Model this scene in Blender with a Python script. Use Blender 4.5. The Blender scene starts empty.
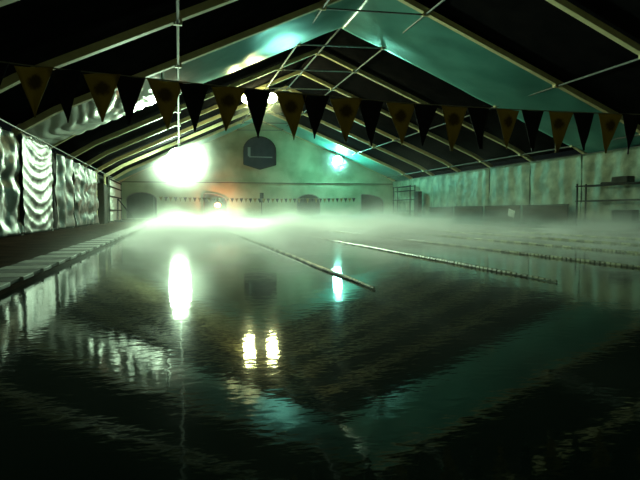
import bpy, bmesh, math, random
from mathutils import Vector, Matrix, noise
random.seed(7)
C = bpy.context.scene.collection
PI = math.pi
# ------------------------------------------------------------------ site dimensions (metres, water level z = 0)
H = 0.907
XL, XR, XA = -6.10, 23.7, 8.26
ZL, ZR, ZA = 3.06 + H, 3.62 + H, 9.80 + H
D0, BAY = 22.37, 5.0
YF = D0 + 7 * BAY            # far gable
YN = -9.0
PX0, PX1, PY0, PY1 = -1.9, 17.3, 0.7, 54.2
def fy(k): return D0 + BAY * k
def roof(x):
    return ZA - (XA - x) * (ZA - ZL) / (XA - XL) if x < XA else ZA - (x - XA) * (ZA - ZR) / (XR - XA)

# ------------------------------------------------------------------ materials
def mat(name, col, rough=0.6, metal=0.0, spec=0.5, nscale=0, ncol=None, bump=0, bscale=20, detail=4, stretch=None):
    m = bpy.data.materials.new(name); m.use_nodes = True
    nt = m.node_tree; b = nt.nodes['Principled BSDF']
    b.inputs['Base Color'].default_value = (*col, 1); b.inputs['Roughness'].default_value = rough
    b.inputs['Metallic'].default_value = metal; b.inputs['Specular IOR Level'].default_value = spec
    tc = nt.nodes.new('ShaderNodeTexCoord'); mp = nt.nodes.new('ShaderNodeMapping')
    nt.links.new(tc.outputs['Object'], mp.inputs[0])
    if stretch: mp.inputs['Scale'].default_value = stretch
    if ncol is not None:
        n = nt.nodes.new('ShaderNodeTexNoise'); n.inputs['Scale'].default_value = nscale; n.inputs['Detail'].default_value = detail
        r = nt.nodes.new('ShaderNodeValToRGB')
        r.color_ramp.elements[0].position = .35; r.color_ramp.elements[1].position = .65
        r.color_ramp.elements[0].color = (*col, 1); r.color_ramp.elements[1].color = (*ncol, 1)
        nt.links.new(mp.outputs[0], n.inputs['Vector']); nt.links.new(n.outputs['Fac'], r.inputs[0]); nt.links.new(r.outputs[0], b.inputs['Base Color'])
    if bump:
        n = nt.nodes.new('ShaderNodeTexNoise'); n.inputs['Scale'].default_value = bscale; n.inputs['Detail'].default_value = 5
        bp = nt.nodes.new('ShaderNodeBump'); bp.inputs['Strength'].default_value = bump; bp.inputs['Distance'].default_value = .05
        nt.links.new(mp.outputs[0], n.inputs['Vector']); nt.links.new(n.outputs['Fac'], bp.inputs['Height']); nt.links.new(bp.outputs[0], b.inputs['Normal'])
    return m
def emat(name, col, s):
    m = bpy.data.materials.new(name); m.use_nodes = True; nt = m.node_tree
    nt.nodes.remove(nt.nodes['Principled BSDF']); e = nt.nodes.new('ShaderNodeEmission')
    e.inputs[0].default_value = (*col, 1); e.inputs[1].default_value = s
    nt.links.new(e.outputs[0], nt.nodes['Material Output'].inputs[0]); return m

M = {}
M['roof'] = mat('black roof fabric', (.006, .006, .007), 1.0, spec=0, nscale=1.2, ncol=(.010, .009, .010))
M['lining'] = mat('teal-lit pale fabric', (.09, .34, .31), .34, spec=.6, nscale=.8, ncol=(.12, .41, .37), bump=.25, bscale=1.6)  # cyan lamplight on pale fabric, put into its base colour
M['silver'] = mat('wrinkled silver lining', (.72, .80, .74), .34, metal=.1, nscale=.8, ncol=(.82, .88, .82), bump=.3, bscale=2.0)
M['foil'] = mat('crinkled silver foil', (.042, .047, .042), .5, metal=.15, spec=.35, nscale=2.0, ncol=(.095, .10, .095), bump=.35, bscale=3.5)
M['foil_r'] = mat('dull silver curtain', (.09, .15, .10), .55, metal=.1, nscale=1.3, ncol=(.25, .32, .22), bump=.9, bscale=1.8)
M['gable'] = mat('cream gable fabric', (.24, .30, .19), .75, nscale=.5, ncol=(.42, .48, .33), bump=.15, bscale=1.2)
M['frame'] = mat('cream painted frame', (.72, .66, .38), .6, nscale=4, ncol=(.64, .58, .33))
M['steel'] = mat('galvanised steel', (.15, .17, .17), .6, metal=.2, nscale=8, ncol=(.11, .13, .13))
M['black'] = mat('black painted steel', (.012, .013, .013), .7, spec=.08, nscale=6, ncol=(.02, .02, .02))
M['dark'] = mat('dark sheeting', (.022, .025, .022), .8, spec=.2, nscale=2, ncol=(.035, .035, .03))
M['deck'] = mat('dark wet deck', (.022, .012, .008), .9, spec=0, nscale=1.6, ncol=(.06, .036, .025), bump=.3, bscale=6)
M['cop_d'] = mat('dark coping tile', (.012, .014, .012), .8, spec=.1, nscale=5, ncol=(.02, .022, .018))
M['cop_p'] = mat('pale coping tile', (.22, .24, .22), .6, nscale=5, ncol=(.28, .30, .27))
M['rope'] = mat('braided rope', (.25, .27, .22), .7, nscale=30, ncol=(.18, .2, .16))
M['navy'] = mat('navy flag cloth', (.006, .007, .014), .8, spec=.2, nscale=6, ncol=(.01, .01, .02))
M['plaque'] = mat('dark blue plaque', (.012, .018, .035), .7, spec=.03, nscale=2, ncol=(.02, .026, .045))
M['plaque_line'] = mat('pale grey band', (.16, .19, .22), .5)
M['glass'] = mat('night dark window film', (.010, .012, .011), .35, spec=.08, nscale=1.5, ncol=(.022, .026, .022))
M['brown'] = mat('brown board', (.06, .035, .022), .9, spec=.1, nscale=3, ncol=(.04, .032, .022))
M['white'] = mat('white board', (.75, .77, .72), .5, nscale=3, ncol=(.68, .70, .65))
M['grey'] = mat('grey cloth', (.2, .19, .17), .8, nscale=5, ncol=(.15, .145, .13))

# orange flag cloth with a round printed dark mark in its upper half
def flag_mat():
    m = bpy.data.materials.new('ochre flag cloth'); m.use_nodes = True; nt = m.node_tree; b = nt.nodes['Principled BSDF']
    b.inputs['Roughness'].default_value = .8; b.inputs['Specular IOR Level'].default_value = .2
    tc = nt.nodes.new('ShaderNodeTexCoord'); mp = nt.nodes.new('ShaderNodeMapping')
    mp.inputs['Location'].default_value = (0, 0, .125); 
    nt.links.new(tc.outputs['Object'], mp.inputs[0])
    ln = nt.nodes.new('ShaderNodeVectorMath'); ln.operation = 'LENGTH'; nt.links.new(mp.outputs[0], ln.inputs[0])
    n = nt.nodes.new('ShaderNodeTexNoise'); n.inputs['Scale'].default_value = 40; nt.links.new(tc.outputs['Object'], n.inputs['Vector'])
    ad = nt.nodes.new('ShaderNodeMath'); ad.operation = 'MULTIPLY_ADD'; ad.inputs[1].default_value = .05
    nt.links.new(n.outputs['Fac'], ad.inputs[0]); nt.links.new(ln.outputs['Value'], ad.inputs[2])
    r = nt.nodes.new('ShaderNodeValToRGB'); r.color_ramp.elements[0].position = .07; r.color_ramp.elements[1].position = .10
    r.color_ramp.elements[0].color = (.10, .07, .025, 1); r.color_ramp.elements[1].color = (.24, .18, .05, 1)
    nt.links.new(ad.outputs[0], r.inputs[0]); nt.links.new(r.outputs[0], b.inputs['Base Color'])
    tr = nt.nodes.new('ShaderNodeBsdfTranslucent'); nt.links.new(r.outputs[0], tr.inputs[0])
    mx = nt.nodes.new('ShaderNodeMixShader'); mx.inputs[0].default_value = .45
    nt.links.new(b.outputs[0], mx.inputs[1]); nt.links.new(tr.outputs[0], mx.inputs[2]); nt.links.new(mx.outputs[0], nt.nodes['Material Output'].inputs[0])
    return m
M['flag'] = flag_mat()
# lane rope floats: blocks of colour along the line
def float_mat():
    m = bpy.data.materials.new('lane float plastic'); m.use_nodes = True; nt = m.node_tree; b = nt.nodes['Principled BSDF']
    b.inputs['Roughness'].default_value = .4
    tc = nt.nodes.new('ShaderNodeTexCoord'); sp = nt.nodes.new('ShaderNodeSeparateXYZ'); nt.links.new(tc.outputs['Object'], sp.inputs[0])
    f = nt.nodes.new('ShaderNodeMath'); f.operation = 'PINGPONG'; f.inputs[1].default_value = .35; nt.links.new(sp.outputs['Y'], f.inputs[0])
    g = nt.nodes.new('ShaderNodeMath'); g.operation = 'GREATER_THAN'; g.inputs[1].default_value = .175; nt.links.new(f.outputs[0], g.inputs[0])
    r = nt.nodes.new('ShaderNodeMix'); r.data_type = 'RGBA'
    r.inputs[6].default_value = (.50, .52, .30, 1); r.inputs[7].default_value = (.22, .23, .14, 1)
    nt.links.new(g.outputs[0], r.inputs[0]); nt.links.new(r.outputs[2], b.inputs['Base Color']); return m
M['float'] = float_mat()
def water_mat():
    m = bpy.data.materials.new('dark pool water'); m.use_nodes = True; nt = m.node_tree; b = nt.nodes['Principled BSDF']
    b.inputs['Base Color'].default_value = (.004, .012, .009, 1); b.inputs['Roughness'].default_value = .05
    b.inputs['IOR'].default_value = 1.333; b.inputs['Specular IOR Level'].default_value = .5
    tc = nt.nodes.new('ShaderNodeTexCoord')
    def nz(sc, st, dist, prev=None):
        mp = nt.nodes.new('ShaderNodeMapping'); mp.inputs['Scale'].default_value = (1, 1.5, 1); nt.links.new(tc.outputs['Object'], mp.inputs[0])
        n = nt.nodes.new('ShaderNodeTexNoise'); n.inputs['Scale'].default_value = sc; n.inputs['Detail'].default_value = 2
        nt.links.new(mp.outputs[0], n.inputs['Vector'])
        bp = nt.nodes.new('ShaderNodeBump'); bp.inputs['Strength'].default_value = st; bp.inputs['Distance'].default_value = dist
        nt.links.new(n.outputs['Fac'], bp.inputs['Height'])
        if prev: nt.links.new(prev.outputs[0], bp.inputs['Normal'])
        return bp
    a = nz(1.1, .075, .03); c = nz(9, .16, .006, a)
    nt.links.new(c.outputs[0], b.inputs['Normal']); return m
M['water'] = water_mat()

# ------------------------------------------------------------------ mesh helpers
def box(bm, c, s, rot=None):
    r = bmesh.ops.create_cube(bm, size=1)
    mtx = Matrix.Translation(c) @ (rot.to_4x4() if rot else Matrix()) @ Matrix.Diagonal((*s, 1))
    bmesh.ops.transform(bm, matrix=mtx, verts=r['verts'])
def bar(bm, a, b, w, h=None, sides=0):
    a, b = Vector(a), Vector(b); d = b - a; h = h or w
    up = Vector((0, 0, 1)) if abs(d.normalized().z) < .99 else Vector((0, 1, 0))
    x = d.normalized().cross(up).normalized(); z = x.cross(d.normalized())
    R = Matrix((x, d.normalized(), z)).transposed()
    if sides:
        r = bmesh.ops.create_cone(bm, cap_ends=True, segments=sides, radius1=w / 2, radius2=w / 2, depth=d.length)
        mtx = Matrix.Translation((a + b) / 2) @ R.to_4x4() @ Matrix.Rotation(PI / 2, 4, 'X')
    else:
        r = bmesh.ops.create_cube(bm, size=1)
        mtx = Matrix.Translation((a + b) / 2) @ R.to_4x4() @ Matrix.Diagonal((w, d.length, h, 1))
    bmesh.ops.transform(bm, matrix=mtx, verts=r['verts'])
def prism(bm, pts, y0, y1):
    a = [bm.verts.new((p[0], y0, p[1])) for p in pts]; b = [bm.verts.new((p[0], y1, p[1])) for p in pts]
    bm.faces.new(a); bm.faces.new(b[::-1]); n = len(pts)
    for i in range(n): bm.faces.new((a[i], b[i], b[(i + 1) % n], a[(i + 1) % n]))
def obj(name, bm, m, parent=None, bevel=0, smooth=False, solid=0, origin=None):
    if origin is not None:
        bmesh.ops.translate(bm, verts=bm.verts, vec=-Vector(origin))
    bmesh.ops.recalc_face_normals(bm, faces=bm.faces)
    me = bpy.data.meshes.new(name); bm.to_mesh(me); bm.free(); me.materials.append(m)
    if smooth:
        for p in me.polygons: p.use_smooth = True
    o = bpy.data.objects.new(name, me); C.objects.link(o)
    if origin is not None: o.location = origin
    if parent: o.parent = parent
    if solid:
        s = o.modifiers.new('thick', 'SOLIDIFY'); s.thickness = solid; s.offset = 0
    if bevel:
        b = o.modifiers.new('bevel', 'BEVEL'); b.width = bevel; b.segments = 2; b.limit_method = 'ANGLE'
    return o
def tag(o, label, cat, group=None, kind=None):
    o['label'] = label; o['category'] = cat
    if group: o['group'] = group
    if kind: o['kind'] = kind
    return o
def thing(name, label, cat, loc=(0, 0, 0), group=None, rotz=0):
    o = bpy.data.objects.new(name, None); C.objects.link(o); o.location = loc; o.rotation_euler = (0, 0, rotz)
    return tag(o, label, cat, group)
def struct(o): o['kind'] = 'structure'; return o
def B(): return bmesh.new()
def grid(bm, f, nu, nv):
    vs = [[bm.verts.new(f(i / nu, j / nv)) for j in range(nv + 1)] for i in range(nu + 1)]
    for i in range(nu):
        for j in range(nv): bm.faces.new((vs[i][j], vs[i + 1][j], vs[i + 1][j + 1], vs[i][j + 1]))
def nz(x, y=0, z=0): return noise.noise(Vector((x, y, z)))

# ------------------------------------------------------------------ shell
bm = B()
for (x0, x1, y0, y1) in ((XL - .3, PX0, YN, YF + .3), (PX1, XR + .3, YN, YF + .3), (PX0, PX1, YN, PY0), (PX0, PX1, PY1, YF + .3)):
    box(bm, ((x0 + x1) / 2, (y0 + y1) / 2, -.225), (x1 - x0, y1 - y0, .55))
struct(obj('floor', bm, M['deck']))
bm = B()
grid(bm, lambda u, v: (PX0 + (PX1 - PX0) * u, PY0 + (PY1 - PY0) * v, 0), 20, 50)
o = obj('pool_water', bm, M['water'], smooth=True)
tag(o, 'dark green pool water mirroring the lamps and roof frames', 'water', kind='stuff')
bm = B(); box(bm, ((PX0+PX1)/2, (PY0+PY1)/2, -.52), (PX1-PX0, PY1-PY0, .06)); struct(obj('trim_1', bm, M['dark']))

# roof skin : one mesh of thin sloped slabs with slight sag between frames
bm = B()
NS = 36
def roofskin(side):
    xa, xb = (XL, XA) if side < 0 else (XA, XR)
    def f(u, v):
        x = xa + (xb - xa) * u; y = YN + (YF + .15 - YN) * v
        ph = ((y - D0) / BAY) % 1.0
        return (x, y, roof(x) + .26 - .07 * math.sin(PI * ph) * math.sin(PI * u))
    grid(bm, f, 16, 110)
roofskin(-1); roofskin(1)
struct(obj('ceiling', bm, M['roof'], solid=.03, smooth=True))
# walls behind the curtains
bm = B(); box(bm, (XL - .18, (YN + YF) / 2, ZL / 2 + .02), (.06, YF - YN, ZL - .05)); struct(obj('wall_left', bm, M['dark']))
bm = B(); box(bm, (XR + .18, (YN + YF) / 2, ZR / 2 + .02), (.06, YF - YN, ZR - .05)); struct(obj('wall_right', bm, M['dark']))
bm = B(); prism(bm, [(XL, .05), (XL, ZL), (XA, ZA), (XR, ZR), (XR, .05)], YN - .05, YN); struct(obj('wall_back', bm, M['dark']))

# far gable with fabric waves
def far_fab(x, z): return YF - .02 - .05 * abs(math.sin(x * 1.25)) * (1 if z < ZL else .35) + .03 * nz(x * .7, z * .9)
bm = B()
nx, nzv = 120, 40
def f(u, v):
    x = XL + (XR - XL) * u; t = .05 + (roof(x) - .02) * v
    return (x, far_fab(x, t), t)
grid(bm, f, nx, nzv)
struct(obj('wall_far', bm, M['gable'], smooth=True, solid=.02))
bm = B()
bar(bm, (XL + .1, YF - .16, ZL - .02), (XR - .1, YF - .16, ZL + .12), .05, .07)
struct(obj('trim_2', bm, M['dark']))
bm = B(); box(bm, ((XL + XR) / 2, YF - .2, .15), (XR - XL - .4, .08, .2)); struct(obj('baseboard_far', bm, M['brown']))

# arched window openings in the far gable
def far_x(px):   # pixel column to X on the far wall plane
    return math.tan(math.atan((px - 320) / 541.) + .2542) * (YF - .2)
def arch(x0, x1, z0, z1, style):
    pts = [(x0, z0)]
    n = 10
    if style == 'sym':
        zs = z1 - .75
        for i in range(n + 1):
            a = PI - PI * i / n; pts.append(((x0 + x1) / 2 + (x1 - x0) / 2 * math.cos(a), zs + .75 * math.sin(a)))
    else:
        zs = z1 - 1.1
        pts.append((x0, z1 - .1)); pts.append((x0 + .1, z1))
        for i in range(1, n + 1):
            a = PI / 2 - PI / 2 * i / n; pts.append((x0 + (x1 - x0) * math.sin(i / n * PI / 2) ** 1.0, zs + 1.1 * math.cos(i / n * PI / 2) ** .7))
    pts.append((x1, z0)); return pts
wins = [(127, 157, 2.92, 'sym'), (204, 227, 2.88, 'q'), (297, 320, 2.85, 'sym'), (361, 383, 2.92, 'q')]
for i, (a, b_, zt, st) in enumerate(wins):
    x0, x1 = far_x(a), far_x(b_)
    pts = arch(x0, x1, .3, zt, st)
    bm = B(); prism(bm, pts, YF - .17, YF - .14)
    w = struct(obj('window_%d' % (i + 1), bm, M['glass'], origin=((x0 + x1) / 2, YF - .15, .3)))
    bm = B()
    for p, q in zip(pts, pts[1:] + pts[:1]):
        bar(bm, (p[0], YF - .2, p[1]), (q[0], YF - .2, q[1]), .07, .09)
    fr = obj('window_frame', bm, M['grey'], w); fr.matrix_parent_inverse = Matrix.Translation(-w.location)

# ------------------------------------------------------------------ portal frames of the tent
def cable_z(x): return roof(x)
ordk = {-6: 'behind', -5: 'behind', -4: 'overhead', -3: 'over the near water'}
frame_label = {
    -3: 'cream portal frame over the near water, out past the flags',
    -2: 'cream portal frame cutting the top left corner of the view',
    -1: 'cream portal frame, second in from the top left corner, with clipped purlin joint',
    0: 'cream portal frame along the near edge of the teal-lit roof lining',
    1: 'portal frame under the far edge of the teal-lit roof lining',
    2: 'cream portal frame with collar tie, first beyond the teal-lit lining',
    3: 'cream portal frame carrying the pair of yellow floodlights',
    4: 'cream portal frame just beyond the yellow floodlights',
    5: 'cream portal frame the blinding white floodlight hangs from',
    6: 'cream portal frame nearest in front of the far gable frame',
    7: 'cream portal frame standing against the far gable wall'}
TX0, TX1 = 5.93, 10.6
for k in range(-3, 8):
    y = fy(k) if k < 7 else fy(7) - .36
    t = thing('roof_frame', frame_label[k], 'roof frame', (XL + .1, y, .05), 'cream portal frames of the pool tent')
    def addp(nm, bm, m, bev=.02):
        o = obj(nm, bm, m, t, bevel=bev); o.matrix_parent_inverse = Matrix.Translation(-t.location); return o
    off = 0.
    for s in (-1, 1):
        xe = XL + .25 if s < 0 else XR - .25
        bm = B()
        # gently bowed rafter in segments with a curved knee
        n = 10; P = []
        for i in range(n + 1):
            u = i / n; x = XA + (xe - XA) * u
            P.append(Vector((x, y, roof(x) - off - (.35 * max(0, u - .9) / .1 * .6))))
        for a, b_ in zip(P, P[1:]):
            e = (b_ - a).normalized() * .02
            bar(bm, a - e, b_ + e, .27, .24)
        addp('rafter', bm, M['frame'])
        bm = B(); bar(bm, (xe, y, .05), (xe, y, P[-1].z + .1), .14, .2)
        addp('post', bm, M['frame'])
        bm = B(); box(bm, (xe, y, .08), (.34, .34, .06)); addp('base_plate', bm, M['steel'], .01)
    bm = B(); bar(bm, (TX0, y, roof(TX0) - .17), (TX1, y, roof(TX1) - .17), .06, .06)
    addp('collar_tie', bm, M['steel'], 0)
# purlins running the length of the tent
pur = [(XA, 'ridge purlin along the tent peak', .18), (.03, 'steel purlin overhead running straight to the blinding white floodlight', .17),
       (TX0, 'steel purlin just left of the ridge', .17), (TX1, 'steel purlin just right of the ridge', .17),
       (17.4, 'steel purlin halfway down the right roof slope', .17), (22.5, 'steel purlin low above the right hand curtain wall', .2)]
for x, lab, dz in pur:
    y0 = fy(-3) - .4
    t = thing('roof_purlin', lab, 'purlin', (x, y0, roof(x) - dz), 'steel purlins of the pool tent')
    bm = B(); bar(bm, (x, y0, roof(x) - dz), (x, YF - .5, roof(x) - dz), .09, .09, 8)
    o = obj('tube', bm, M['steel'], t, smooth=False); o.matrix_parent_inverse = Matrix.Translation(-t.location)
    for k in range(-3, 7):
        bm = B(); yy = fy(k)
        for s in (-1, 1): box(bm, (x + s * .1, yy, roof(x) - dz + .02), (.06, .22, .12))
        box(bm, (x, yy, roof(x) - dz - .05), (.26, .1, .03))
        o = obj('clip', bm, M['frame'], t); o.matrix_parent_inverse = Matrix.Translation(-t.location)

# ------------------------------------------------------------------ fabric linings
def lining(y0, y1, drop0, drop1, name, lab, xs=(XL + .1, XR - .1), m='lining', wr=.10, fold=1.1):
    bm = B()
    for xa, xb in (((xs[0], XA), (XA, xs[1])) if xs[1] > XA else (xs,)):
        def f(u, v):
            x = xa + (xb - xa) * u; y = y0 + (y1 - y0) * v
            edge = math.sin(PI * v)
            w = wr * nz(x * .55 + 3, y * .35) * edge
            if fold > 5:
                w += .16 * (1 - abs(math.sin(fold * .5 * (x + .35 * edge) + 2.2 * nz(x * .8, y * .5)))) * (.4 + .6 * edge) + .05 * nz(x * 2.4, y * 1.6)
            else:
                w += .03 * math.sin(x * fold + 1.2 * nz(x * .4, y * .6) * 3 + 1.6 * edge)
            top = roof(x) - drop0 - (drop1 - drop0) * v
            return (x, y, top - .16 * edge + w * .8 )
        grid(bm, f, 130 if fold > 5 else 90, 24)
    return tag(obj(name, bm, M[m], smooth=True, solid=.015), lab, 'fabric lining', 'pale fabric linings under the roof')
lining(fy(0) + .06, fy(1) + .16, .02, .18, 'roof_lining', 'wide fabric band tinted with teal lamplight, slung under the roof between two cream frames', xs=(-.6, XR - .1))
lining(fy(0) + .06, fy(1) + .16, .02, .18, 'roof_lining', 'wrinkled silver lining of the roof slope, left of the teal-lit band', xs=(XL + .1, -.64), m='silver', wr=.10, fold=12)
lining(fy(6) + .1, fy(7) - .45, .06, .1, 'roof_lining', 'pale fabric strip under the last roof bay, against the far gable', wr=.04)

# curtains along the side walls
def curtain(x, y0, y1, z1, style, m, lab, name='foil_curtain', grp=None, seed=0, sgn=1):
    bm = B(); L = y1 - y0; nu = max(24, int(L * 14)); nv = 44
    def f(u, v):
        y = y0 + L * u; z = .1 + (z1 - .1) * v
        if style == 'swag':
            sag = math.sin(PI * u)
            q = (z + .5 * sag) * 13.5 + 1.8 * nz(seed, z * 1.1, u * 1.5)
            d = .10 * (1 - abs(math.sin(q * .5))) ** 1.8 * (.3 + .7 * sag) + .05 * nz(y * 1.3, z * 1.7) + .02 * nz(y * 3, z * 4)
        elif style == 'swagtail':
            q = y * 3 + 2 * nz(y * .6, z * .8, seed); d = .1 * math.sin(q) + .08 * nz(y, z * 2, seed)
        elif style == 'drape':
            d = .045 * math.sin(y * 4.2 + 1.5 * nz(y * .5, z * .3, seed)) + .05 * nz(y * .7, z * .8, seed) + .03 * nz(y * 2.2, z * 2.6, seed + 3)
        else:
            q = y * 2.3 + .9 * nz(y * .5, z * .45, seed)
            d = .07 * math.sin(q * 1.7) + .09 * nz(y * .8, z * 1.3, seed) + .05 * nz(y * 2.5, z * 3.2, seed + 3)
            d += .05 * math.sin(z * 5 + 2 * nz(y, z, seed + 9))
        return (x + sgn * d, y, z)
    grid(bm, f, nu, nv)
    return tag(obj(name, bm, m, smooth=True, solid=.012), lab, 'curtain', grp)
GL = 'silver foil curtains on the left wall'
LX = XL + .42
curtain(LX, fy(-3) + .2, fy(-2) - .2, ZL - .3, 'plain', M['foil'], 'silver foil curtain on the left wall before the view, nearest of all', grp=GL, seed=21)
curtain(LX, fy(-2) + .2, fy(-1) - .2, ZL - .3, 'plain', M['foil'], 'silver foil curtain on the left wall, second nearest', grp=GL, seed=22)
curtain(XL + .42, fy(-1) + .2, fy(0) - .02, ZL - .25, 'plain', M['foil'], 'silver foil curtain cut by the left edge of the view', grp=GL, seed=1)
curtain(XL + .46, fy(0) + .02, fy(1) - .15, ZL - .1, 'swag', M['foil'], 'silver foil curtain with deep U-shaped swag folds below the teal-lit lining', grp=GL, seed=2)
curtain(LX, fy(1) + .5, fy(2) - .15, ZL - .2, 'swagtail', M['foil'], 'crumpled silver foil curtain just beyond the swagged one', grp=GL, seed=3)
curtain(LX, fy(2) + .4, fy(3) - .1, ZL - .2, 'plain', M['foil'], 'bright silver foil curtain, third from the left edge of the view', grp=GL, seed=4)
curtain(LX, fy(3) + .5, fy(4) - .6, ZL - .2, 'plain', M['foil'], 'narrow silver foil curtain before the dark gap', grp=GL, seed=5)
GR = 'dull silver curtains on the right wall'
RX = XR - .46
rl = ['nearest to the view', 'behind the black rail rack at the right edge', 'just left of the black rail rack',
      'behind the low brown barrier with the white notice', 'behind the middle of the low brown barrier',
      'at the far end of the low brown barrier', 'with a pale upper part beside the tall dark rack', 'in the corner by the far gable']
for i, k in enumerate(range(-1, 7)):
    curtain(RX, fy(k) + .03, fy(k + 1) - (.03 if k < 6 else .5), ZR - .2, 'drape', M['foil_r'], 'dull silver right wall curtain ' + rl[i], grp=GR, seed=30 + i, sgn=-1)
# ropes tying the curtain heads : rails
for x, z, lab in ((XL + .70, ZL - .14, 'thin steel curtain rail along the top of the left wall'), (XR - .72, ZR - .22, 'thin steel curtain rail along the top of the right wall')):
    bm = B(); bar(bm, (x, fy(-3), z), (x, YF - 1.0, z), .05, .05, 8); tag(obj('curtain_rail', bm, M['steel']), lab, 'rail')

# white panel with black bars at the far end of the left wall
y0, y1 = fy(5) + .1, fy(7) - .9
t = thing('barred_panel', 'tall white panel with black crossbars in the far left corner', 'panel', (XL + .35, (y0 + y1) / 2, .05))
def addto(t, nm, bm, m, bev=0, smooth=False):
    o = obj(nm, bm, m, t, bevel=bev, smooth=smooth); o.matrix_parent_inverse = Matrix.Translation(-t.location) if not t.rotation_euler.z else (Matrix.Translation(t.location) @ Matrix.Rotation(t.rotation_euler.z, 4, 'Z')).inverted(); return o
bm = B(); box(bm, (XL + .52, (y0 + y1) / 2, 2.0), (.08, y1 - y0, 3.6)); addto(t, 'panel_sheet', bm, M['white'], .02)
for z in (3.65, 3.05, 2.25, 1.1):
    bm = B(); box(bm, (XL + .62, (y0 + y1) / 2, z), (.07, y1 - y0 + .3, .10)); addto(t, 'crossbar', bm, M['black'])
for yy in (y0 - .08, y1 + .08):
    bm = B(); box(bm, (XL + .57, yy, 2.0), (.1, .1, 3.85)); addto(t, 'upright', bm, M['steel'])
# dark cabinet in the gap
bm = B(); box(bm, (XL + .45, fy(4) + 1.7, 1.55), (.5, 2.2, 3.0)); box(bm, (XL + .72, fy(4) + 1.7, 1.55), (.03, 2.1, 2.8))
tag(obj('locker', bm, M['dark'], bevel=.03), 'tall dark cabinet in the gap before the white barred panel', 'cabinet')

# ------------------------------------------------------------------ coping slabs on the left edge
nslab = 0
y = 2.0
while y < 40:
    pale = nslab % 2
    L = .52
    bm = B(); box(bm, (0, 0, 0), (.62 if pale else .56, L - .02, .05))
    o = obj('coping_slab', bm, M['cop_p'] if pale else M['cop_d'], bevel=.008); o.location = (PX0 - .31, y, .078)
    tag(o, ('pale' if pale else 'dark') + ' slab in the striped coping of the left pool edge', 'coping slab', ('pale' if pale else 'dark') + ' coping slabs on the left pool edge')
    nslab += 1; y += L
bm = B()
bar(bm, (PX1 + .12, PY0, .09), (PX1 + .12, PY1, .09), .22, .08)
struct(obj('trim_3', bm, M['cop_p']))
bm = B(); bar(bm, (PX0, PY1 + .12, .09), (PX1, PY1 + .12, .09), .22, .08); struct(obj('trim_4', bm, M['cop_p']))

# ------------------------------------------------------------------ lane ropes
lanes = [(2.2, 'lane rope nearest the left pool edge, striped floats running to the white glare'), (4.7, 'second lane rope from the left pool edge'),
         (7.2, 'third lane rope from the left pool edge'), (9.7, 'fourth lane rope from the left pool edge'),
         (12.2, 'fifth lane rope from the left pool edge'), (14.8, 'lane rope nearest the right pool edge')]
for x, lab in lanes:
    t = thing('lane_rope', lab, 'lane rope', (x, PY1, .03), 'lane ropes across the pool')
    bm = B(); bar(bm, (x, 6.0, .012), (x, PY1, .012), .007, .007, 6); bar(bm, (x, 5.2, -.08), (x, 6.02, .012), .007, .007, 6); addto(t, 'cable', bm, M['rope'])
    bm = B(); yy = 6.0
    while yy < PY1 - .6:
        st = .12 if yy < 30 else .3
        r = bmesh.ops.create_cone(bm, cap_ends=True, segments=8, radius1=min(.03, .012 + (yy - 6) * .009), radius2=min(.03, .012 + (yy - 6) * .009), depth=st * .72)
        wob = .012 * math.sin(yy * 1.7 + x) + .02 * nz(yy * .3, x)
        bmesh.ops.transform(bm, matrix=Matrix.Translation((x + wob, yy, .018)) @ Matrix.Rotation(PI / 2, 4, 'X'), verts=r['verts'])
        yy += st
    o = addto(t, 'floats', bm, M['float']); o['kind'] = 'stuff'

# ------------------------------------------------------------------ backstroke flags, near line
RP = [(-2.3, 1.30), (-1.40, 1.227), (-1.0, 1.20), (-.36, 1.172), (.31, 1.138), (1.12, 1.108), (2.1, 1.074), (2.6, 1.070), (3.3, 1.068), (4.0, 1.074), (4.66, 1.082), (17.8, 1.42)]
def rope_z(x):
    for (a, za), (b_, zb_) in zip(RP, RP[1:]):
        if x <= b_: return H + za + (zb_ - za) * (x - a) / (b_ - a)
    return H + 1.42
FY = 5.0
def flagline(yr, zf, x0, x1, lab, r):
    bm = B(); n = 60
    for i in range(n):
        a = x0 + (x1 - x0) * i / n; b_ = x0 + (x1 - x0) * (i + 1) / n
        bar(bm, (a, yr, zf(a)), (b_, yr, zf(b_)), r, r, 6)
    return tag(obj('flag_rope', bm, M['rope']), lab, 'rope')
flagline(FY, rope_z, PX0 - .3, PX1 + .3, 'thin rope holding the large near pennants', .012)
for x, lab in ((PX0 - .32, 'steel pole at the left end of the near flag rope'), (PX1 + .4, 'steel pole at the right end of the near flag rope')):
    bm = B(); bar(bm, (x, FY, .05), (x, FY, rope_z(x) + .06), .05, .05, 10); box(bm, (x, FY, .07), (.24, .24, .04))
    tag(obj('flag_pole', bm, M['steel']), lab, 'pole')
def flag_mesh(w, h, seed):
    bm = B(); nu, nv = 8, 12
    def f(u, v):
        hw = w / 2 * (1 - v); s = (u - .5) * 2
        d = .018 * math.sin(u * 5 + seed) * (1 - v * .4) + .03 * nz(u * 1.5, v * 2, seed) * v + .03 * v * math.sin(seed * 2.1)
        return (s * max(hw, .004) + .02 * v * math.sin(seed * 1.3), d, -h * v)
    grid(bm, f, nu, nv); return bm
place_txt = ['far left, under the top left frame', 'over the dark roof right of it', 'against the wrinkled silver lining', 'beside the small bright glint',
             'above the blinding white lamp', 'left of the lit roof frames', 'left of the yellow lamp', 'hiding one of the yellow lamps',
             'right of the yellow lamp', 'above the cyan lamp', 'right above the cyan lamp', 'in the middle of the right half', 'below the apex purlin']
OX = [-1.72, -1.146, -.626, -.108, .448, 1.02, 1.556, 2.122, 2.70, 3.32, 3.947, 4.601, 5.2, 5.8, 6.4]
FX = []
for a, b_ in zip(OX, OX[1:]): FX += [(a + b_) / 2 - .03, b_]
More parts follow.
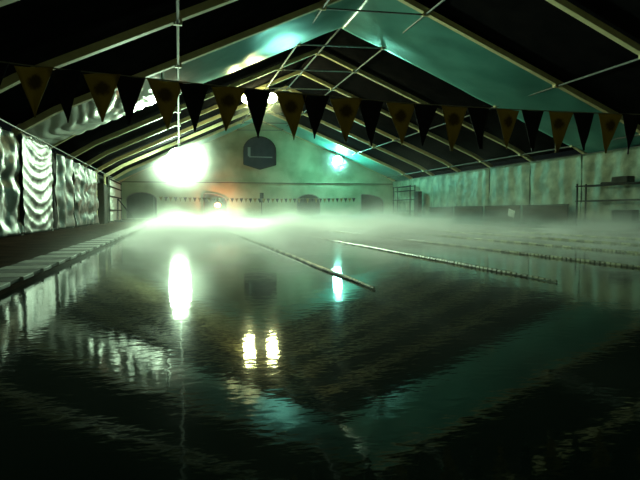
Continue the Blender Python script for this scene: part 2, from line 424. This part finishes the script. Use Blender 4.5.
for i, x in enumerate(FX, -1):
    orange = (i % 2 == 0)
    w = .31 if orange else .26; h = .42 + .02 * math.sin(i * 1.9)
    bm = flag_mesh(w, h, i * 1.37)
    o = obj('pennant', bm, M['flag'] if orange else M['navy'], smooth=True, solid=.004)
    o.location = (x, FY, rope_z(x) - .004); o.rotation_euler = (random.uniform(-.05, .1), random.uniform(-.03, .03), random.uniform(-.25, .25) * (1 if orange else .5))
    col = 'ochre' if orange else 'near-black navy'
    ordn = ['first', 'second', 'third', 'fourth', 'fifth', 'sixth', 'seventh', 'eighth', 'ninth', 'tenth', 'eleventh', 'twelfth', 'thirteenth', 'fourteenth', 'fifteenth', 'sixteenth']
    n_ = i // 2
    if orange: lab = '%s large ochre pennant with dark round mark, counted from the left on the near rope' % ordn[n_]
    else: lab = '%s large dark pennant counted from the left on the near rope' % ordn[(i + 1) // 2]
    tag(o, lab, 'pennant', 'large pennants on the near flag rope')

# far flag line
FY2 = 51.6
def rz2(x): return H + 1.32 + .0012 * (x - 7.7) ** 2
flagline(FY2, rz2, PX0 - .3, PX1 + .3, 'thin rope of small pennants before the far gable wall', .02)
for x, lab in ((PX0 - .32, 'steel pole at the left end of the far flag rope'), (PX1 + .4, 'steel pole at the right end of the far flag rope')):
    bm = B(); bar(bm, (x, FY2, .05), (x, FY2, rz2(x) + .06), .05, .05, 10); box(bm, (x, FY2, .07), (.24, .24, .04))
    tag(obj('flag_pole', bm, M['steel']), lab, 'pole')
srcs = []
for c in range(2):
    me = flag_mesh(.34, .42, c * 2.2)
    o = obj('small_pennant', me, M['flag'] if c == 0 else M['navy'], smooth=True, solid=.004)
    tag(o, ('small ochre' if c == 0 else 'small dark') + ' pennant on the rope before the far gable wall', 'pennant', ('ochre' if c == 0 else 'dark') + ' small pennants on the far flag rope')
    srcs.append(o)
x = PX0 + .3; i = 0
while x < PX1 - .1:
    s = srcs[i % 2]
    o = s if i < 2 else s.copy()
    if i >= 2: C.objects.link(o)
    o.location = (x, FY2, rz2(x)); o.rotation_euler = (0, 0, random.uniform(-.3, .3))
    x += .43; i += 1

# ------------------------------------------------------------------ plaque on the far gable
px0, px1 = far_x(244), far_x(276); cx = (px0 + px1) / 2; hw = (px1 - px0) / 2
zt, zm, zb, zp = 8.85, 7.35, 5.95, 5.45
pts = [(cx - hw, zb), (cx, zp), (cx + hw, zb), (cx + hw, zm)]
for i in range(1, 16):
    a = PI * i / 16; pts.append((cx + hw * math.cos(a) * (1 if True else 1), zm + (zt - zm) * math.sin(a)))
pts.append((cx - hw, zm))
t = thing('gable_plaque', 'dark arched plaque with a pointed base and pale crossbar high on the far gable', 'plaque', (cx, YF - .2, zp))
bm = B(); prism(bm, pts, YF - .26, YF - .18); addto(t, 'board', bm, M['plaque'], .02)
bm = B()
for p, q in zip(pts, pts[1:] + pts[:1]): bar(bm, (p[0], YF - .27, p[1]), (q[0], YF - .27, q[1]), .08, .12)
addto(t, 'rim', bm, M['black'])
bm = B(); box(bm, (cx + .1, YF - .28, 6.73), (2 * hw * .72, .03, .1)); addto(t, 'crossbar', bm, M['plaque_line'])
bm = B(); box(bm, (cx - hw * .66, YF - .28, 7.25), (.28, .03, .95)); addto(t, 'side_mark', bm, M['plaque_line'], .03)

# dark upright box by the far wall, below the plaque
xx = far_x(261)
t = thing('speaker_column', 'slim dark speaker on a pole before the far wall below the plaque', 'speaker', (xx, YF - .8, .05))
bm = B(); bar(bm, (xx, YF - .8, .05), (xx, YF - .8, 2.9), .07, .07, 8); addto(t, 'pole', bm, M['black'])
bm = B(); box(bm, (xx, YF - .8, 2.45), (.38, .3, 1.0)); addto(t, 'cabinet', bm, M['black'], .03)
bm = B(); box(bm, (xx, YF - .8, .08), (.5, .5, .05)); addto(t, 'foot', bm, M['black'], .01)

# A-frame stand in far left corner
xx, yy = -5.05, 50.5
t = thing('trestle_stand', 'open triangular metal stand on the deck in the far left corner', 'stand', (xx, yy, .05))
for s in (-1, 1):
    bm = B()
    bar(bm, (xx - .15, yy + s * .3, 2.1), (xx + 1.35, yy + s * .5, .08), .06, .06, 8); addto(t, 'sloping_rail', bm, M['black'])
    bm = B(); bar(bm, (xx - .15, yy + s * .3, 2.1), (xx - .2, yy + s * .5, .08), .06, .06, 8); addto(t, 'upright', bm, M['black'])
    bm = B(); bar(bm, (xx - .2, yy + s * .5, .1), (xx + 1.35, yy + s * .5, .1), .06, .06, 8); addto(t, 'foot_rail', bm, M['black'])
bm = B()
for q in (.2, .45, .7): bar(bm, (xx - .15 + 1.5 * q, yy - .4, 2.1 - 2 * q), (xx - .15 + 1.5 * q, yy + .4, 2.1 - 2 * q), .05, .05, 8)
addto(t, 'rungs', bm, M['black'])

# tall dark rack at the far right
def rack(name, lab, x, ys, zs, post, mpost, cat='rack', depth=.5):
    t = thing(name, lab, cat, (x, sum(ys) / 2, .05))
    for y_ in ys:
        for sx in (-depth / 2, depth / 2):
            bm = B(); box(bm, (x + sx, y_, post / 2 + .05), (.07, .07, post)); addto(t, 'post', bm, mpost)
    for z in zs:
        bm = B()
        for sx in (-depth / 2, depth / 2): bar(bm, (x + sx, ys[0] - .1, z), (x + sx, ys[1] + .1, z), .07, .08)
        for i in range(6):
            y_ = ys[0] + (ys[1] - ys[0]) * i / 5; bar(bm, (x - depth / 2, y_, z), (x + depth / 2, y_, z), .05, .03)
        addto(t, 'shelf', bm, M['black'])
    return t
rack('metal_rack', 'tall dark metal rack standing by the right wall near the far corner', XR - 1.1, (50.2, 54.6), (3.55, 3.1, 2.2, 1.05), 3.6, M['black'])
bm = B(); box(bm, (XR - 1.05, 49.0, 1.5), (.45, .9, 2.9)); tag(obj('narrow_cabinet', bm, M['black'], bevel=.04), 'narrow black cabinet beside the tall rack on the right', 'cabinet')
# rail rack at the right edge of view
rack('rail_rack', 'long black rail rack by the right wall at the right edge of the view', XR - 1.15, (20.5, 26.6), (.42, 1.55, 2.4), 2.5, M['black'], depth=.6)
bm = B(); box(bm, (XR - 1.15, 23.6, 2.62), (.5, 1.1, .35)); box(bm, (XR - 1.15, 24.1, 2.5), (.3, 1.9, .12))
tag(obj('bundle', bm, M['dark'], bevel=.1), 'dark bundle lying on top of the black rail rack', 'bundle')
bm = B(); box(bm, (XR - 1.15, 23.4, .75), (.45, 1.4, .58)); tag(obj('crate', bm, M['dark'], bevel=.05), 'dark crate on the lowest shelf of the black rail rack', 'crate')
bm = B(); box(bm, (XR - 1.15, 21.9, 1.72), (.4, .8, .26)); tag(obj('crate', bm, M['brown'], bevel=.04), 'brown box on the middle shelf of the black rail rack', 'crate')
# low brown barrier
segs = ['nearest the black rail rack', 'holding the white notice', 'third from the rail rack', 'nearest the tall dark rack']
for i in range(4):
    ya, yb = 27.9 + i * 4.75, 27.9 + i * 4.75 + 4.5; x = XR - .95
    t = thing('barrier', 'low brown board barrier along the right wall, ' + segs[i], 'barrier', (x, (ya + yb) / 2, .05), 'low brown barriers along the right wall')
    bm = B(); box(bm, (x, (ya + yb) / 2, .78), (.05, yb - ya - .1, 1.1)); addto(t, 'board', bm, M['brown'])
    bm = B(); bar(bm, (x, ya, 1.38), (x, yb, 1.38), .07, .07, 8); addto(t, 'top_rail', bm, M['black'])
    for y_ in (ya + .05, yb - .05):
        bm = B(); bar(bm, (x, y_, .05), (x, y_, 1.38), .06, .06, 8); addto(t, 'post', bm, M['black'])
        bm = B(); box(bm, (x, y_, .07), (.5, .06, .04)); addto(t, 'foot', bm, M['black'])
bm = B(); box(bm, (XR - 1.02, 33.6, .85), (.03, .75, .5), Matrix.Rotation(.25, 3, 'X')); tag(obj('notice', bm, M['white']), 'small white notice fixed to the low brown barrier', 'notice')

# ------------------------------------------------------------------ lamps
def flood(name, lab, pos, aim, col, emit, power, size=.5, stem=.5, group='floodlights of the pool tent', spot=None, beam=None):
    p = Vector(pos); t = thing(name, lab, 'floodlight', p, group)
    d = (Vector(aim) - p).normalized()
    R = d.to_track_quat('-Z', 'Y').to_matrix()
    bm = B()
    r = bmesh.ops.create_cone(bm, cap_ends=True, segments=20, radius1=size * .52, radius2=size * .25, depth=size * .5)
    bmesh.ops.transform(bm, matrix=R.to_4x4() @ Matrix.Translation((0, 0, size * .26)), verts=r['verts'])
    obj('housing', bm, M['steel'], t)
    bm = B(); r = bmesh.ops.create_uvsphere(bm, u_segments=16, v_segments=10, radius=size * .5)
    bmesh.ops.transform(bm, matrix=R.to_4x4() @ Matrix.Diagonal((1, 1, .6, 1)), verts=r['verts'])
    obj('lens', bm, emat(name + ' glow', col, emit), t, smooth=True)
    bm = B(); bar(bm, (0, 0, size * .3), (0, 0, stem), .05, .05, 8); box(bm, (0, 0, stem), (.2, .12, .06)); obj('bracket', bm, M['steel'], t)
    ld = bpy.data.lights.new(name + '_beam', 'SPOT' if spot else 'POINT'); ld.color = col; ld.energy = power; ld.shadow_soft_size = size * .3
    if spot: ld.spot_size = spot; ld.spot_blend = .6
    lo = bpy.data.objects.new(name + '_beam', ld); C.objects.link(lo); lo.location = p + d * (size * .55 + .1); lo.rotation_euler = R.to_euler()
    if beam:
        ld = bpy.data.lights.new(name + '_throw', 'SPOT'); ld.color = col; ld.energy = beam[0]; ld.spot_size = beam[1]; ld.spot_blend = .8; ld.shadow_soft_size = size * .4
        lo = bpy.data.objects.new(name + '_throw', ld); C.objects.link(lo); lo.location = p + d * (size * .55 + .15)
        lo.rotation_euler = (Vector(beam[2]) - p).to_track_quat('-Z', 'Y').to_euler()
    return t
W1 = (.64, 1.0, .63); W2 = (.26, 1.0, .74); W3 = (.95, 1.0, .42)
flood('floodlight', 'blinding white floodlight hanging left of the plaque before the far gable', (0.0, 46.4, 4.45 + H), (-.1, 20, 0), W1, 520, 2500, 1.7, roof(0) - 5.36 - .2, beam=(100000, 1.12, (5.0, 24.0, 0)))
flood('floodlight', 'cyan-white floodlight under the right slope by the far gable', (16.3, 55.3, 5.5 + H), (12, 25, 0), W2, 1000, 1200, .9, roof(16.3) - 6.41 - .1, spot=2.9)
flood('floodlight', 'yellow floodlight near the ridge, the visible one right of a dark pennant', (6.23, 37.35, 7.87 + H), (6.3, 30, 0), W3, 300, 330, .8, roof(6.23) - 8.78 - .12)
flood('floodlight', 'yellow floodlight near the ridge, half hidden behind a dark pennant', (4.60, 37.35, 7.75 + H), (4.6, 30, 0), W3, 300, 330, .8, roof(4.6) - 8.66 - .12)
flood('floodlight', 'dim yellow floodlight high under the roof behind the viewer', (3.5, -3.5, 6.6), (4, 14, 6), W3, 20, 110, .45, roof(3.5) + .1 - 6.6)
# red-orange lamp at the second window
xx = far_x(217.5)
t = thing('red_lamp', 'glowing orange-red lamp in front of the second arched window', 'lamp', (xx, YF - .7, .05))
bm = B(); bar(bm, (0, 0, 0), (0, 0, 1.35), .06, .06, 8); box(bm, (0, 0, .03), (.4, .4, .05)); obj('stand', bm, M['black'], t)
bm = B(); r = bmesh.ops.create_uvsphere(bm, u_segments=16, v_segments=10, radius=.28)
bmesh.ops.transform(bm, matrix=Matrix.Translation((0, 0, 1.6)) @ Matrix.Diagonal((1.1, .8, .9, 1)), verts=r['verts']); obj('globe', bm, emat('orange glow', (1, .25, .09), 40), t, smooth=True)
ld = bpy.data.lights.new('red_lamp_beam', 'POINT'); ld.color = (1, .25, .08); ld.energy = 700; ld.shadow_soft_size = .1
lo = bpy.data.objects.new('red_lamp_beam', ld); C.objects.link(lo); lo.location = (xx, YF - 1.15, 1.6)

# ------------------------------------------------------------------ steam
bm = B(); e = .02
prism(bm, [(XL + .5, .004), (XL + .5, ZL - .9), (XA, ZA - .7), (XR - .5, ZR - .9), (XR - .5, .004)], YN + .5, YF - .5)
m = bpy.data.materials.new('pool steam'); m.use_nodes = True; nt = m.node_tree; nt.nodes.remove(nt.nodes['Principled BSDF'])
vs = nt.nodes.new('ShaderNodeVolumeScatter'); vs.inputs['Color'].default_value = (.95, 1, .96, 1); vs.inputs['Anisotropy'].default_value = .35
tc = nt.nodes.new('ShaderNodeTexCoord'); sp = nt.nodes.new('ShaderNodeSeparateXYZ'); nt.links.new(tc.outputs['Object'], sp.inputs[0])
def mth(op, a, b_=None, c=None):
    n = nt.nodes.new('ShaderNodeMath'); n.operation = op
    for i, v in enumerate((a, b_, c)):
        if v is None: continue
        if isinstance(v, (int, float)): n.inputs[i].default_value = v
        else: nt.links.new(v, n.inputs[i])
    return n.outputs[0]
def ramp(src, a, b_, lo, hi):
    q = nt.nodes.new('ShaderNodeMapRange'); q.inputs[1].default_value = a; q.inputs[2].default_value = b_; q.inputs[3].default_value = lo; q.inputs[4].default_value = hi
    q.interpolation_type = 'SMOOTHSTEP'
    nt.links.new(src, q.inputs[0]); return q.outputs[0]
X_, Y_, Z_ = sp.outputs['X'], sp.outputs['Y'], sp.outputs['Z']
n = nt.nodes.new('ShaderNodeTexNoise'); n.inputs['Scale'].default_value = .55; n.inputs['Detail'].default_value = 3
mp = nt.nodes.new('ShaderNodeMapping'); mp.inputs['Scale'].default_value = (1, .5, 1.3); nt.links.new(tc.outputs['Object'], mp.inputs[0]); nt.links.new(mp.outputs[0], n.inputs['Vector'])
puff = ramp(n.outputs['Fac'], .40, .66, .05, 2.2)
low = mth('MULTIPLY', mth('MULTIPLY', mth('EXPONENT', mth('MULTIPLY', Z_, -3.8)), mth('MULTIPLY', ramp(Y_, 5, 22, .015, 1), ramp(X_, -2.6, -.6, .0, 1))), puff)
thin = ramp(Y_, 20, 56, .0, .0004)
wisp = mth('MULTIPLY', mth('MULTIPLY', mth('EXPONENT', mth('MULTIPLY', Z_, -1.2)), mth('MULTIPLY', mth('MULTIPLY', ramp(Y_, 7, 20, 0, 1), ramp(Y_, 26, 44, 1, 0)), ramp(X_, -1.6, 0, 0, 1))), ramp(n.outputs['Fac'], .50, .72, 0, .11))
# plume of dense haze added round the lamps to widen their glow
def halo(c, rad, amt):
    vm = nt.nodes.new('ShaderNodeVectorMath'); vm.operation = 'DISTANCE'; nt.links.new(tc.outputs['Object'], vm.inputs[0]); vm.inputs[1].default_value = c
    q = mth('DIVIDE', vm.outputs['Value'], rad)
    return mth('MULTIPLY', mth('EXPONENT', mth('MULTIPLY', mth('MULTIPLY', q, q), -1.0)), amt)
den = mth('ADD', mth('ADD', mth('MULTIPLY', mth('ADD', mth('MULTIPLY', low, .62), wisp), 1.0), thin), mth('ADD', halo((0, 45.6, 5.2), 1.9, .42), mth('ADD', halo((16.1, 54.7, 6.35), 1.0, .2), halo((5.5, 36.9, 8.6), 1.15, .07))))
nt.links.new(den, vs.inputs['Density']); nt.links.new(vs.outputs[0], nt.nodes['Material Output'].inputs['Volume'])
o = obj('steam', bm, m); tag(o, 'steam drifting above the pool water, thickest at the far end', 'steam', kind='stuff')

# ------------------------------------------------------------------ world, camera, view
w = bpy.data.worlds.new('night'); bpy.context.scene.world = w; w.use_nodes = True
w.node_tree.nodes['Background'].inputs[0].default_value = (.004, .006, .006, 1); w.node_tree.nodes['Background'].inputs[1].default_value = 1
cd = bpy.data.cameras.new('camera'); cam = bpy.data.objects.new('camera', cd); C.objects.link(cam)
cam.location = (0, 0, H); cam.rotation_euler = (PI / 2 - .051, 0, -.2542); cd.lens = 541. / 640 * 36; cd.sensor_width = 36; cd.clip_end = 300
sc = bpy.context.scene; sc.camera = cam
sc.view_settings.view_transform = 'Standard'; sc.view_settings.look = 'None'; sc.view_settings.gamma = 1; sc.view_settings.exposure = -.55
sc.view_settings.use_curve_mapping = False
cy = sc.cycles
cy.use_denoising = True; cy.max_bounces = 5; cy.diffuse_bounces = 3; cy.glossy_bounces = 3; cy.volume_bounces = 0; cy.sample_clamp_indirect = 6
cy.volume_step_rate = 1.0; cy.volume_max_steps = 128
